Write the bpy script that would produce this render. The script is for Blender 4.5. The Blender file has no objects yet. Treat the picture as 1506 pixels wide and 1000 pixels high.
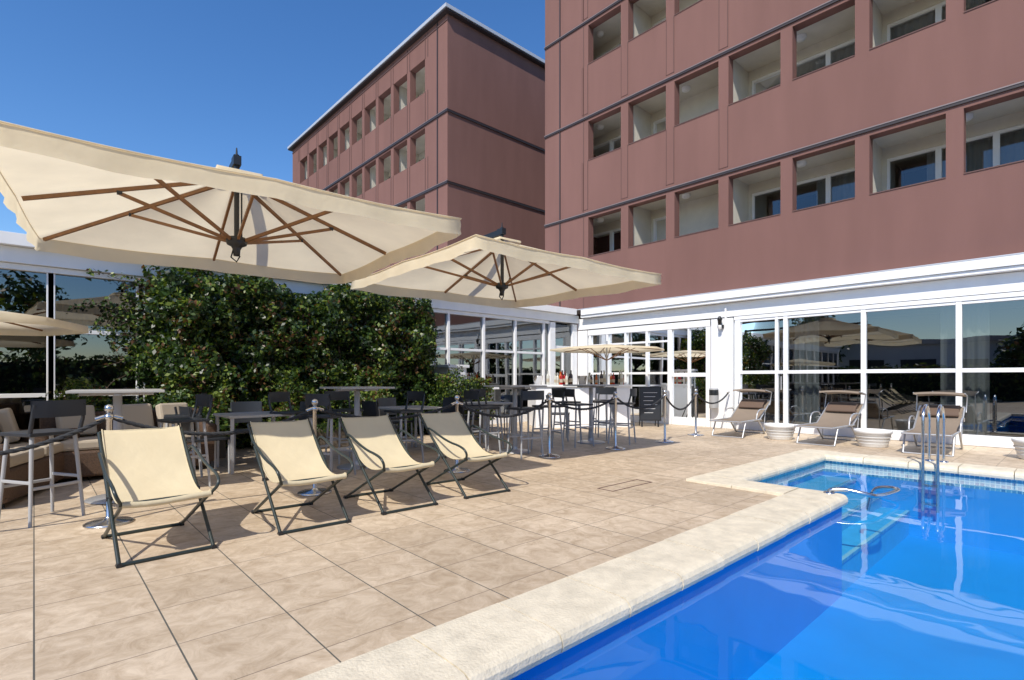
import bpy, math, random
import numpy as np
from mathutils import Vector, noise, Matrix
random.seed(7); np.random.seed(7)
scene=bpy.context.scene
scene.view_settings.view_transform='Standard'
scene.view_settings.look='None'
scene.view_settings.exposure=0

# ------------------------------------------------------------ materials
def newmat(name):
    m=bpy.data.materials.new(name); m.use_nodes=True
    nt=m.node_tree; nt.nodes.clear()
    out=nt.nodes.new('ShaderNodeOutputMaterial')
    return m,nt,out
def N(nt,t,**kw):
    n=nt.nodes.new(t)
    for k,v in kw.items(): setattr(n,k,v)
    return n
def pmat(name,col,rough=0.6,metal=0.0,var=0.0,vscale=3.0,bump=0.0,bscale=60.0,spec=0.5,stretch=None,streak=0,sfreq=5):
    m,nt,out=newmat(name)
    b=N(nt,'ShaderNodeBsdfPrincipled')
    b.inputs['Roughness'].default_value=rough
    b.inputs['Metallic'].default_value=metal
    b.inputs['Specular IOR Level'].default_value=spec
    nt.links.new(b.outputs[0],out.inputs[0])
    b.inputs['Base Color'].default_value=(*col,1)
    tc=N(nt,'ShaderNodeTexCoord')
    src=tc.outputs['Object']
    if stretch:
        mp=N(nt,'ShaderNodeMapping'); mp.inputs['Scale'].default_value=stretch
        nt.links.new(src,mp.inputs[0]); src=mp.outputs[0]
    if var>0:
        n=N(nt,'ShaderNodeTexNoise'); n.inputs['Scale'].default_value=vscale; n.inputs['Detail'].default_value=6
        n.inputs['Roughness'].default_value=0.6
        nt.links.new(src,n.inputs['Vector'])
        r=N(nt,'ShaderNodeValToRGB')
        r.color_ramp.elements[0].position=0.3; r.color_ramp.elements[1].position=0.7
        r.color_ramp.elements[0].color=(*[c*(1-var) for c in col],1)
        r.color_ramp.elements[1].color=(*[min(1,c*(1+var)) for c in col],1)
        nt.links.new(n.outputs['Fac'],r.inputs[0]); last=r.outputs[0]
        if streak:
            mp2=N(nt,'ShaderNodeMapping'); mp2.inputs['Scale'].default_value=(sfreq,sfreq,.25); nt.links.new(tc.outputs['Object'],mp2.inputs[0])
            n4=N(nt,'ShaderNodeTexNoise'); n4.inputs['Scale'].default_value=1.0; n4.inputs['Detail'].default_value=3; nt.links.new(mp2.outputs[0],n4.inputs['Vector'])
            r4=N(nt,'ShaderNodeValToRGB'); r4.color_ramp.elements[0].position=.32; r4.color_ramp.elements[1].position=.62
            r4.color_ramp.elements[0].color=(1-streak,1-streak,1-streak,1); r4.color_ramp.elements[1].color=(1,1,1,1)
            nt.links.new(n4.outputs['Fac'],r4.inputs[0])
            mm=N(nt,'ShaderNodeMixRGB',blend_type='MULTIPLY'); mm.inputs[0].default_value=1
            nt.links.new(last,mm.inputs[1]); nt.links.new(r4.outputs[0],mm.inputs[2]); last=mm.outputs[0]
        nt.links.new(last,b.inputs['Base Color'])
    if bump>0:
        n2=N(nt,'ShaderNodeTexNoise'); n2.inputs['Scale'].default_value=bscale; n2.inputs['Detail'].default_value=4
        nt.links.new(tc.outputs['Object'],n2.inputs['Vector'])
        bp=N(nt,'ShaderNodeBump'); bp.inputs['Strength'].default_value=bump; bp.inputs['Distance'].default_value=0.01
        nt.links.new(n2.outputs['Fac'],bp.inputs['Height']); nt.links.new(bp.outputs[0],b.inputs['Normal'])
    return m
def clothmat(name,col,trans=0.4,var=0.06):
    m,nt,out=newmat(name)
    tc=N(nt,'ShaderNodeTexCoord')
    n=N(nt,'ShaderNodeTexNoise'); n.inputs['Scale'].default_value=2.5; n.inputs['Detail'].default_value=5
    nt.links.new(tc.outputs['Object'],n.inputs['Vector'])
    r=N(nt,'ShaderNodeValToRGB'); r.color_ramp.elements[0].position=0.3; r.color_ramp.elements[1].position=0.7
    r.color_ramp.elements[0].color=(*[c*(1-var) for c in col],1); r.color_ramp.elements[1].color=(*[min(1,c*(1+var)) for c in col],1)
    nt.links.new(n.outputs['Fac'],r.inputs[0])
    d=N(nt,'ShaderNodeBsdfDiffuse'); t=N(nt,'ShaderNodeBsdfTranslucent')
    nt.links.new(r.outputs[0],d.inputs[0]); nt.links.new(r.outputs[0],t.inputs[0])
    n2=N(nt,'ShaderNodeTexNoise'); n2.inputs['Scale'].default_value=6; n2.inputs['Detail'].default_value=3
    nt.links.new(tc.outputs['Object'],n2.inputs['Vector'])
    bp=N(nt,'ShaderNodeBump'); bp.inputs['Strength'].default_value=0.35; bp.inputs['Distance'].default_value=0.03
    nt.links.new(n2.outputs['Fac'],bp.inputs['Height']); nt.links.new(bp.outputs[0],d.inputs['Normal'])
    mx=N(nt,'ShaderNodeMixShader'); mx.inputs[0].default_value=trans
    nt.links.new(d.outputs[0],mx.inputs[1]); nt.links.new(t.outputs[0],mx.inputs[2]); nt.links.new(mx.outputs[0],out.inputs[0])
    return m
def glassmat(name,tint,ior=1.9,bump=0.04):
    m,nt,out=newmat(name)
    tc=N(nt,'ShaderNodeTexCoord')
    n=N(nt,'ShaderNodeTexNoise'); n.inputs['Scale'].default_value=0.9; n.inputs['Detail'].default_value=1
    nt.links.new(tc.outputs['Object'],n.inputs['Vector'])
    bp=N(nt,'ShaderNodeBump'); bp.inputs['Strength'].default_value=bump; bp.inputs['Distance'].default_value=0.1
    nt.links.new(n.outputs['Fac'],bp.inputs['Height'])
    f=N(nt,'ShaderNodeFresnel'); f.inputs['IOR'].default_value=ior
    g=N(nt,'ShaderNodeBsdfGlossy'); g.inputs['Roughness'].default_value=0.0; g.inputs[0].default_value=(.93,.97,1,1)
    nt.links.new(bp.outputs[0],g.inputs['Normal'])
    t=N(nt,'ShaderNodeBsdfTransparent'); t.inputs[0].default_value=(*tint,1)
    mx=N(nt,'ShaderNodeMixShader')
    nt.links.new(f.outputs[0],mx.inputs[0]); nt.links.new(t.outputs[0],mx.inputs[1]); nt.links.new(g.outputs[0],mx.inputs[2])
    nt.links.new(mx.outputs[0],out.inputs[0])
    return m
def leafmat(name,col):
    m,nt,out=newmat(name)
    d=N(nt,'ShaderNodeBsdfPrincipled'); d.inputs['Base Color'].default_value=(*col,1); d.inputs['Roughness'].default_value=0.42
    t=N(nt,'ShaderNodeBsdfTranslucent'); t.inputs[0].default_value=(min(1,col[0]*1.8),min(1,col[1]*1.7),col[2]*0.8,1)
    mx=N(nt,'ShaderNodeMixShader'); mx.inputs[0].default_value=0.25
    nt.links.new(d.outputs[0],mx.inputs[1]); nt.links.new(t.outputs[0],mx.inputs[2]); nt.links.new(mx.outputs[0],out.inputs[0])
    return m

M={}
M['stucco']=pmat('brown_stucco',(.198,.104,.088),.85,var=.09,vscale=.6,bump=.15,bscale=80,spec=.15,stretch=(1,1,.3),streak=.06,sfreq=2.2)
M['stucco_d']=pmat('brown_stucco_joint',(.125,.066,.057),.8)
M['course']=pmat('dark_course',(.035,.026,.026),.5)
M['coursel']=pmat('grey_conduit',(.24,.19,.18),.4,metal=.2)
M['cap']=pmat('roof_edge_metal',(.55,.56,.58),.35,metal=.3)
M['balc']=pmat('balcony_plaster',(.64,.60,.51),.8,var=.06)
M['white']=pmat('white_paint',(.82,.82,.82),.45,var=.03,vscale=1.5,streak=.04)
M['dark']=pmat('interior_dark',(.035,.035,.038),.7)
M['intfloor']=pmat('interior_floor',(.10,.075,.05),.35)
M['curtain']=pmat('curtain_cloth',(.50,.48,.44),.9)
M['curtaind']=pmat('dark_curtain_cloth',(.10,.10,.11),.9)
M['lamp']=pmat('opal_lamp',(.85,.83,.78),.3)
M['glass']=glassmat('tinted_glass',(.34,.38,.40),ior=2.5)
M['winglass']=glassmat('window_glass',(.50,.53,.54),ior=1.8)
M['steel']=pmat('stainless_steel',(.62,.62,.62),.22,metal=1.0)
M['alu']=pmat('satin_aluminium',(.50,.50,.50),.38,metal=.6)
M['greyplastic']=pmat('light_grey_resin',(.38,.38,.38),.45)
M['blackplastic']=pmat('anthracite_resin',(.025,.028,.034),.4)
M['black']=pmat('black_metal',(.015,.016,.018),.4)
M['green']=pmat('green_black_frame',(.022,.032,.030),.35)
M['rope']=pmat('black_rope',(.030,.032,.036),.85,bump=.4,bscale=300)
M['canvas']=clothmat('cream_canvas',(.88,.77,.56),.5)
M['sling']=clothmat('sling_cream',(.72,.62,.42),.22)
M['taupe']=clothmat('taupe_mesh',(.27,.215,.165),.12)
M['pillow']=pmat('brown_pillow',(.13,.085,.06),.9)
M['wood']=pmat('ribs_wood',(.22,.10,.035),.5,var=.2,vscale=12)
M['wicker']=pmat('wicker',(.09,.05,.028),.6,var=.4,vscale=60,bump=.8,bscale=120)
M['cushion']=pmat('cushion_cloth',(.40,.34,.26),.9)
M['pot']=pmat('white_pot',(.75,.74,.71),.5,bump=.2,bscale=25,var=.05)
M['tabletop']=pmat('table_top',(.40,.39,.37),.35)
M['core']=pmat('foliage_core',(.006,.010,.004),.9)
M['trunk']=pmat('bark',(.10,.07,.05),.9,bump=.6,bscale=20)
M['soil']=pmat('planter_side',(.12,.10,.08),.9)
LEAF=[leafmat('leaf_dark',(.014,.034,.007)),leafmat('leaf_mid',(.042,.085,.014)),leafmat('leaf_light',(.15,.20,.028)),leafmat('leaf_rust',(.14,.07,.03))]

def tilemat():
    m,nt,out=newmat('deck_tiles')
    tc=N(nt,'ShaderNodeTexCoord')
    b=N(nt,'ShaderNodeBsdfPrincipled'); b.inputs['Roughness'].default_value=.6; b.inputs['Specular IOR Level'].default_value=.35
    br=N(nt,'ShaderNodeTexBrick'); br.offset=0.0; br.squash=1.0
    br.inputs['Scale'].default_value=1.0; br.inputs['Brick Width'].default_value=.48; br.inputs['Row Height'].default_value=.48
    br.inputs['Mortar Size'].default_value=.0035; br.inputs['Mortar Smooth'].default_value=.3; br.inputs['Bias'].default_value=0
    br.inputs['Color1'].default_value=(.60,.49,.36,1); br.inputs['Color2'].default_value=(.52,.42,.305,1); br.inputs['Mortar'].default_value=(.24,.19,.145,1)
    mp=N(nt,'ShaderNodeMapping'); mp.inputs['Location'].default_value=(0.0,.11,0)
    nt.links.new(tc.outputs['Object'],mp.inputs[0]); nt.links.new(mp.outputs[0],br.inputs['Vector'])
    vm=N(nt,'ShaderNodeVectorMath',operation='SCALE'); vm.inputs['Scale'].default_value=1/.48; nt.links.new(mp.outputs[0],vm.inputs[0])
    fl=N(nt,'ShaderNodeVectorMath',operation='FLOOR'); nt.links.new(vm.outputs[0],fl.inputs[0])
    wn=N(nt,'ShaderNodeTexWhiteNoise'); wn.noise_dimensions='2D'; nt.links.new(fl.outputs[0],wn.inputs['Vector'])
    sc=N(nt,'ShaderNodeVectorMath',operation='SCALE'); sc.inputs['Scale'].default_value=7; nt.links.new(wn.outputs['Color'],sc.inputs[0])
    av=N(nt,'ShaderNodeVectorMath',operation='ADD'); nt.links.new(tc.outputs['Object'],av.inputs[0]); nt.links.new(sc.outputs[0],av.inputs[1])
    n=N(nt,'ShaderNodeTexNoise'); n.inputs['Scale'].default_value=7; n.inputs['Detail'].default_value=10; n.inputs['Roughness'].default_value=.74; n.inputs['Distortion'].default_value=.7
    nt.links.new(av.outputs[0],n.inputs['Vector'])
    r=N(nt,'ShaderNodeValToRGB'); r.color_ramp.elements[0].position=.36; r.color_ramp.elements[1].position=.62
    r.color_ramp.elements[0].color=(.76,.71,.65,1); r.color_ramp.elements[1].color=(1.12,1.12,1.12,1)
    nt.links.new(n.outputs['Fac'],r.inputs[0])
    n3=N(nt,'ShaderNodeTexNoise'); n3.inputs['Scale'].default_value=.55; n3.inputs['Detail'].default_value=8; n3.inputs['Roughness'].default_value=.65
    nt.links.new(tc.outputs['Object'],n3.inputs['Vector'])
    r3=N(nt,'ShaderNodeValToRGB'); r3.color_ramp.elements[0].position=.35; r3.color_ramp.elements[1].position=.62
    r3.color_ramp.elements[0].color=(.83,.815,.80,1); r3.color_ramp.elements[1].color=(1.04,1.04,1.04,1)
    nt.links.new(n3.outputs['Fac'],r3.inputs[0])
    m1=N(nt,'ShaderNodeMixRGB',blend_type='MULTIPLY'); m1.inputs[0].default_value=1
    m2=N(nt,'ShaderNodeMixRGB',blend_type='MULTIPLY'); m2.inputs[0].default_value=1
    nt.links.new(br.outputs['Color'],m1.inputs[1]); nt.links.new(r.outputs[0],m1.inputs[2])
    nt.links.new(m1.outputs[0],m2.inputs[1]); nt.links.new(r3.outputs[0],m2.inputs[2])
    sx=N(nt,'ShaderNodeSeparateXYZ'); nt.links.new(tc.outputs['Object'],sx.inputs[0])
    dv=N(nt,'ShaderNodeMath',operation='DIVIDE'); dv.inputs[1].default_value=.48; nt.links.new(sx.outputs[0],dv.inputs[0])
    ad=N(nt,'ShaderNodeMath',operation='ADD'); ad.inputs[1].default_value=.5; nt.links.new(dv.outputs[0],ad.inputs[0])
    fr=N(nt,'ShaderNodeMath',operation='FRACT'); nt.links.new(ad.outputs[0],fr.inputs[0])
    sb=N(nt,'ShaderNodeMath',operation='SUBTRACT'); sb.inputs[1].default_value=.5; nt.links.new(fr.outputs[0],sb.inputs[0])
    ab=N(nt,'ShaderNodeMath',operation='ABSOLUTE'); nt.links.new(sb.outputs[0],ab.inputs[0])
    lt=N(nt,'ShaderNodeMath',operation='LESS_THAN'); lt.inputs[1].default_value=.0075; nt.links.new(ab.outputs[0],lt.inputs[0])
    m3=N(nt,'ShaderNodeMixRGB'); m3.inputs[2].default_value=(.10,.095,.08,1)
    nt.links.new(lt.outputs[0],m3.inputs[0]); nt.links.new(m2.outputs[0],m3.inputs[1])
    nt.links.new(m3.outputs[0],b.inputs['Base Color'])
    bp=N(nt,'ShaderNodeBump'); bp.inputs['Strength'].default_value=.3; bp.inputs['Distance'].default_value=.004
    nt.links.new(n.outputs['Fac'],bp.inputs['Height']); nt.links.new(bp.outputs[0],b.inputs['Normal'])
    nt.links.new(b.outputs[0],out.inputs[0]); return m
M['tiles']=tilemat()
M['coping']=pmat('cream_coping_stone',(.70,.62,.47),.6,var=.14,vscale=9,bump=.5,bscale=70)
M['mortar']=pmat('coping_mortar',(.22,.18,.13),.9)
M['terrain']=pmat('ground_gravel',(.16,.15,.11),.9,var=.2,vscale=.5)
M['liner']=pmat('pool_liner',(.012,.36,.80),.5,var=.05,vscale=1.2)
M['step']=pmat('pool_step_liner',(.10,.50,.80),.5,var=.08,vscale=8)
def mosaic():
    m,nt,out=newmat('pool_mosaic')
    tc=N(nt,'ShaderNodeTexCoord'); b=N(nt,'ShaderNodeBsdfPrincipled'); b.inputs['Roughness'].default_value=.25
    br=N(nt,'ShaderNodeTexBrick'); br.offset=0; br.inputs['Scale'].default_value=1
    br.inputs['Brick Width'].default_value=.05; br.inputs['Row Height'].default_value=.05; br.inputs['Mortar Size'].default_value=.006
    br.inputs['Color1'].default_value=(.04,.22,.45,1); br.inputs['Color2'].default_value=(.22,.50,.66,1); br.inputs['Mortar'].default_value=(.6,.68,.7,1)
    sx=N(nt,'ShaderNodeSeparateXYZ'); nt.links.new(tc.outputs['Object'],sx.inputs[0])
    ad=N(nt,'ShaderNodeMath',operation='ADD'); nt.links.new(sx.outputs[0],ad.inputs[0]); nt.links.new(sx.outputs[1],ad.inputs[1])
    cx=N(nt,'ShaderNodeCombineXYZ'); nt.links.new(ad.outputs[0],cx.inputs[0]); nt.links.new(sx.outputs[2],cx.inputs[1])
    nt.links.new(cx.outputs[0],br.inputs['Vector']); nt.links.new(br.outputs['Color'],b.inputs['Base Color']); nt.links.new(b.outputs[0],out.inputs[0]); return m
M['mosaic']=mosaic()
def watermat():
    m,nt,out=newmat('pool_water')
    tc=N(nt,'ShaderNodeTexCoord')
    n=N(nt,'ShaderNodeTexNoise'); n.inputs['Scale'].default_value=1.4; n.inputs['Detail'].default_value=2; n.inputs['Distortion'].default_value=.3
    nt.links.new(tc.outputs['Object'],n.inputs['Vector'])
    bp=N(nt,'ShaderNodeBump'); bp.inputs['Strength'].default_value=.085; bp.inputs['Distance'].default_value=.05
    nt.links.new(n.outputs['Fac'],bp.inputs['Height'])
    f=N(nt,'ShaderNodeFresnel'); f.inputs['IOR'].default_value=1.40; nt.links.new(bp.outputs[0],f.inputs['Normal'])
    g=N(nt,'ShaderNodeBsdfGlossy'); g.inputs['Roughness'].default_value=.01; nt.links.new(bp.outputs[0],g.inputs['Normal'])
    t=N(nt,'ShaderNodeBsdfTransparent'); t.inputs[0].default_value=(.64,.93,.985,1)
    mx=N(nt,'ShaderNodeMixShader')
    nt.links.new(f.outputs[0],mx.inputs[0]); nt.links.new(t.outputs[0],mx.inputs[1]); nt.links.new(g.outputs[0],mx.inputs[2]); nt.links.new(mx.outputs[0],out.inputs[0]); return m
M['water']=watermat()

# ------------------------------------------------------------ mesh builder
class MB:
    def __init__(s): s.v=[];s.f=[];s.m=[];s.s=[];s.mats=[]
    def mi(s,k):
        mat=M[k] if isinstance(k,str) else k
        if mat not in s.mats: s.mats.append(mat)
        return s.mats.index(mat)
    def add(s,vs,fs,k,smooth=False):
        o=len(s.v); i=s.mi(k); s.v+= [tuple(v) for v in vs]
        for f in fs: s.f.append([a+o for a in f]); s.m.append(i); s.s.append(smooth)
    def box(s,x0,x1,y0,y1,z0,z1,k):
        vs=[(x,y,z) for z in (z0,z1) for y in (y0,y1) for x in (x0,x1)]
        s.add(vs,[(0,2,3,1),(4,5,7,6),(0,1,5,4),(2,6,7,3),(0,4,6,2),(1,3,7,5)],k)
    def beam(s,p0,p1,w,h,k,up=(0,0,1)):
        p0=Vector(p0);p1=Vector(p1);d=(p1-p0).normalized();u=Vector(up)
        if abs(d.dot(u))>.98:u=Vector((0,1,0))
        sd=d.cross(u).normalized();u2=sd.cross(d)
        vs=[p+sd*a*w/2+u2*b*h/2 for p in (p0,p1) for a,b in ((-1,-1),(1,-1),(1,1),(-1,1))]
        s.add(vs,[(0,1,2,3),(7,6,5,4),(0,4,5,1),(1,5,6,2),(2,6,7,3),(3,7,4,0)],k)
    def cyl(s,p0,p1,r0,r1,k,n=14):
        s.tube([p0,p1],[r0,r1],k,n)
    def tube(s,pts,r,k,n=8,closed=False):
        P=[Vector(p) for p in pts]; L=len(P)
        R=r if isinstance(r,(list,tuple)) else [r]*L
        vs=[];fs=[];prev=None
        for i in range(L):
            if closed: t=P[(i+1)%L]-P[i-1]
            else: t=P[min(i+1,L-1)]-P[max(i-1,0)]
            t.normalize()
            if prev is None:
                a=Vector((0,0,1)) if abs(t.z)<.9 else Vector((1,0,0))
                u=t.cross(a).normalized()
            else:
                u=prev-t*prev.dot(t)
                if u.length<1e-5:u=t.orthogonal()
                u.normalize()
            prev=u;w=t.cross(u)
            for j in range(n):
                an=2*math.pi*j/n; vs.append(P[i]+(u*math.cos(an)+w*math.sin(an))*R[i])
        for i in range(L if closed else L-1):
            for j in range(n):
                a=i*n+j;b=i*n+(j+1)%n;c=((i+1)%L)*n+(j+1)%n;d=((i+1)%L)*n+j
                fs.append((a,b,c,d))
        s.add(vs,fs,k,True)
        if not closed:
            s.add(vs[:n],[tuple(range(n))[::-1]],k); s.add(vs[-n:],[tuple(range(n))],k)
    def lathe(s,prof,cx,cy,k,n=24,cap=True):
        vs=[];fs=[]
        for r,z in prof:
            for j in range(n):
                an=2*math.pi*j/n;vs.append((cx+r*math.cos(an),cy+r*math.sin(an),z))
        for i in range(len(prof)-1):
            for j in range(n):fs.append((i*n+j,i*n+(j+1)%n,(i+1)*n+(j+1)%n,(i+1)*n+j))
        s.add(vs,fs,k,True)
    def sheet(s,rows,k,smooth=True):
        nr=len(rows);nc=len(rows[0]);vs=[p for r in rows for p in r]
        fs=[(i*nc+j,i*nc+j+1,(i+1)*nc+j+1,(i+1)*nc+j) for i in range(nr-1) for j in range(nc-1)]
        s.add(vs,fs,k,smooth)
    def mesh(s,name):
        me=bpy.data.meshes.new(name); me.from_pydata(s.v,[],s.f)
        for m in s.mats: me.materials.append(m)
        me.polygons.foreach_set('material_index',s.m); me.polygons.foreach_set('use_smooth',s.s); me.update(); return me
    def make(s,name,loc=(0,0,0),rz=0,bevel=0,parent=None,me=None):
        me=me or s.mesh(name); return place(name,me,loc,rz,bevel,parent)
def place(name,me,loc=(0,0,0),rz=0,bevel=0,parent=None,sc=1):
    o=bpy.data.objects.new(name,me); scene.collection.objects.link(o)
    o.location=loc;o.rotation_euler=(0,0,rz);o.scale=(sc,sc,sc)
    if bevel:
        b=o.modifiers.new('bevel','BEVEL');b.width=bevel;b.segments=2;b.limit_method='ANGLE';b.angle_limit=math.radians(50)
    if parent:o.parent=parent
    return o
def empty(name,loc=(0,0,0)):
    o=bpy.data.objects.new(name,None);scene.collection.objects.link(o);o.location=loc;return o

# ------------------------------------------------------------ pool + ground
PX0,PX1,PY0,PY1=.6,9.1,-8.0,1.68     # main basin
NX0,NY1=6.05,2.78                    # shallow entry nook
def holed(mb,X0,X1,Y0,Y1,z,k,e=0.0):
    a,b,c,d=PX0-e,PX1+e,PY0-e,PY1+e; nx=NX0-e; ny=NY1+e
    for (x0,x1,y0,y1) in [(X0,a,Y0,Y1),(b,X1,Y0,Y1),(a,nx,Y0,c),(a,nx,d,Y1),(nx,b,Y0,c),(nx,b,ny,Y1)]:
        mb.add([(x0,y0,z),(x1,y0,z),(x1,y1,z),(x0,y1,z)],[(0,1,2,3)],k)
mb=MB(); holed(mb,-400,400,-400,400,-.03,'terrain',e=.05); mb.make('ground')
mb=MB(); holed(mb,-13,12.5,-13,10.7,0,'tiles',e=.1); mb.make('deck_paving')
mb=MB()
for x0,x1,y0,y1 in ((4.55,5.3,3.40,3.412),(4.55,5.3,3.60,3.612),(4.55,4.562,3.412,3.60),(5.288,5.3,3.412,3.60)): mb.box(x0,x1,y0,y1,.001,.004,'stucco_d')
mb.make('drain_cover')

mb=MB()
fz=-1.0
def wall(x0,y0,x1,y1,zb,mos=True):
    for z0,z1,k in ((zb,-.24,'liner'),(-.24,-.02,'mosaic' if mos else 'liner')):
        mb.add([(x0,y0,z0),(x1,y1,z0),(x1,y1,z1),(x0,y0,z1)],[(0,1,2,3)],k)
wall(PX0,PY1,NX0,PY1,fz,False);wall(NX0,PY1,NX0,NY1,fz,False);wall(NX0,NY1,PX1,NY1,fz);wall(PX1,NY1,PX1,PY0,fz);wall(PX1,PY0,PX0,PY0,fz,False);wall(PX0,PY0,PX0,PY1,fz,False)
mb.add([(PX0,PY0,fz),(PX1,PY0,fz),(PX1,NY1,fz),(PX0,NY1,fz)],[(0,1,2,3)],'liner')
for i,(yy,zz) in enumerate([(2.35,-.30),(2.02,-.48),(1.70,-.66)]):
    mb.box(NX0+.003,PX1-.003,yy,NY1-.003-.002*i,fz,zz-.0,'step')
    mb.box(NX0+.004,PX1-.004,yy-.012,yy+.03,zz-.03,zz+.006,'mosaic')
mb.make('pool_basin')
mb=MB()
WL=-.085
mb.add([(PX0,PY0,WL),(PX1,PY0,WL),(PX1,PY1,WL),(NX0,PY1,WL),(PX0,PY1,WL)],[(0,1,2,3,4)],'water')
mb.add([(NX0,PY1,WL),(PX1,PY1,WL),(PX1,NY1,WL),(NX0,NY1,WL)],[(0,1,2,3)],'water')
mb.make('pool_water')
mb=MB()
def slabs(x0,y0,x1,y1,wdt,side,L=.55):
    d=Vector((x1-x0,y1-y0,0));T=d.length;d.normalize();n=Vector((-d.y,d.x,0))*side
    k=max(1,round(T/L));st=T/k
    for i in range(k):
        p=Vector((x0,y0,0))+d*(st*i+.0045);q=Vector((x0,y0,0))+d*(st*(i+1)-.0045)
        dz=random.uniform(-.002,.002);dn=random.uniform(-.003,.003)
        prof=[(-.045,-.065),(-.055,-.035),(-.052,-.005),(-.037,.018),(-.012,.030),(.03,.034),(wdt*.6,.034),(wdt,.030),(wdt,-.05)]
        a=[p+n*(o+dn)+Vector((0,0,z+dz)) for o,z in prof];b=[q+n*(o+dn)+Vector((0,0,z+dz)) for o,z in prof];c=len(prof)
        mb.add(a+b,[(j,(j+1)%c,c+(j+1)%c,c+j) for j in range(c)],'coping',False)
        mb.add(a,[tuple(range(c))[::-1]],'coping');mb.add(b,[tuple(range(c))],'coping')
    p=Vector((x0,y0,0))+d*.006;q=Vector((x0,y0,0))+d*(T-.006)
    mb.add([p+n*(-.03)+Vector((0,0,.008)),q+n*(-.03)+Vector((0,0,.008)),q+n*(wdt-.01)+Vector((0,0,.018)),p+n*(wdt-.01)+Vector((0,0,.018))],[(0,1,2,3)],'mortar')
W=.40
slabs(PX0-W,PY1,NX0-.0,PY1,W,1)
slabs(NX0,PY1+W+.003,NX0,NY1+W,W,1)
slabs(NX0+.003,NY1,PX1+W,NY1,W,1)
slabs(PX1,NY1-.003,PX1,PY0,W,1)
slabs(PX0,PY0,PX0,PY1-.003,W,1)
slabs(PX1+W,PY0,PX0-W,PY0,W,1)
o=mb.make('pool_coping',bevel=.004)

def arc(c,r,a0,a1,n,ax,az=Vector((0,0,1))):
    return [Vector(c)+ax*r*math.cos(a0+(a1-a0)*i/n)+az*r*math.sin(a0+(a1-a0)*i/n) for i in range(n+1)]
def smoothpts(p,n=3):
    P=[Vector(q) for q in p]
    for _ in range(n):
        Q=[P[0]]
        for i in range(len(P)-1):
            Q.append(P[i]*.75+P[i+1]*.25);Q.append(P[i]*.25+P[i+1]*.75)
        Q.append(P[-1]);P=Q
    return P
mb=MB()
X=Vector((1,0,0))
for yy in (1.36,1.52):
    pts=[(9.40,yy,.0),(9.40,yy,.62)]+arc((9.19,yy,.62),.21,0,math.pi,10,X)[1:]+[(8.98,yy,.2),(8.98,yy,-.6)]
    mb.tube(pts,.019,'steel',12); mb.lathe([(.0,.055),(.05,.052),(.055,.034)],9.40,yy,'steel',16)
for z in (-.25,-.5): mb.box(8.93,9.02,1.37,1.51,z-.012,z+.012,'steel')
mb.make('pool_ladder')
mb=MB()
pts=[(6.00,1.78,.035),(6.0,1.77,.07),(6.05,1.66,.085),(6.08,1.50,.06),(6.16,1.40,.03),(6.85,1.36,.0),(6.98,1.42,.0),(7.02,1.55,-.01),(7.05,1.65,-.06),(7.06,1.70,-.30)]
mb.tube(smoothpts(pts,2),.021,'steel',12)
mb.lathe([(0,.05),(.05,.047),(.055,.034)],6.0,1.78,'steel',16)
mb.make('pool_handrail')

# ------------------------------------------------------------ hotel tower
B=12.45; TY1=12.05; TY0=-14.0; TOP=15.95
P=1.452; rows=[4.9,7.82,10.74,13.66]; OH=1.2
tower=empty('hotel_tower',(B,0,0))
def child(mb,name,par,bevel=0):
    o=mb.make(name,bevel=bevel); o.parent=par; o.matrix_parent_inverse=Matrix.Translation(par.location).inverted(); return o
mb=MB()
bands=[(3.3,4.9),(6.1,7.82),(9.02,10.74),(11.94,13.66),(14.86,TOP)]
for z0,z1 in bands: mb.box(B,B+.25,TY0,TY1,z0,z1,'stucco')
K=17
for r in rows:
    mb.box(B,B+.25,10.23,TY1,r,r+OH,'stucco')
    for k in range(K):
        y1=10.23-P*k-1.2; y0=10.23-P*(k+1)
        mb.box(B,B+.25,y1-.252,y1,r,r+OH,'stucco')
mb.box(B+.25,B+11,TY1-.25,TY1,3.3,TOP,'stucco')
mb.box(B+.25,B+11,TY0,TY0+.25,3.3,TOP,'stucco')
mb.box(B+10.75,B+11,TY0+.25,TY1-.25,3.3,TOP,'stucco')
child(mb,'facade',tower)
mb=MB()
mb.box(B+.25,B+10.75,TY0+.25,TY1-.25,TOP-.3,TOP-.1,'cap'); mb.box(B-.05,B+.3,TY0,TY1+.05,TOP,TOP+.08,'cap')
child(mb,'roof_edge',tower)
mb=MB()
for z in (6.18,9.10,12.02,14.94):
    mb.box(B-.035,B-.003,TY0,TY1+.003,z,z+.05,'course'); mb.box(B-.045,B-.003,TY0,TY1+.003,z+.053,z+.075,'coursel')
for z0,z1 in bands[1:4]:
    for k in range(K+1):
        y=10.23-P*k+.125
        if k<4:
            mb.box(B-.012,B-.002,y-.10,y+.10,z0+.25,z1-.02,'stucco')
            for s in (-.11,.11): mb.box(B-.016,B-.001,y+s-.007,y+s+.007,z0+.25,z1,'stucco_d')
for z0,z1 in [(3.3,6.16),(6.3,9.08),(9.22,12.0),(12.14,14.92)]:
    mb.box(B-.02,B-.002,11.36,11.40,z0,z1,'course'); mb.box(B-.012,B-.002,10.40,10.42,z0,z1,'stucco_d')
child(mb,'string_courses',tower)
mb=MB();gl=MB();fr=MB();ct=MB();lm=MB()
xb=B+1.25; GT=1.08
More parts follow.
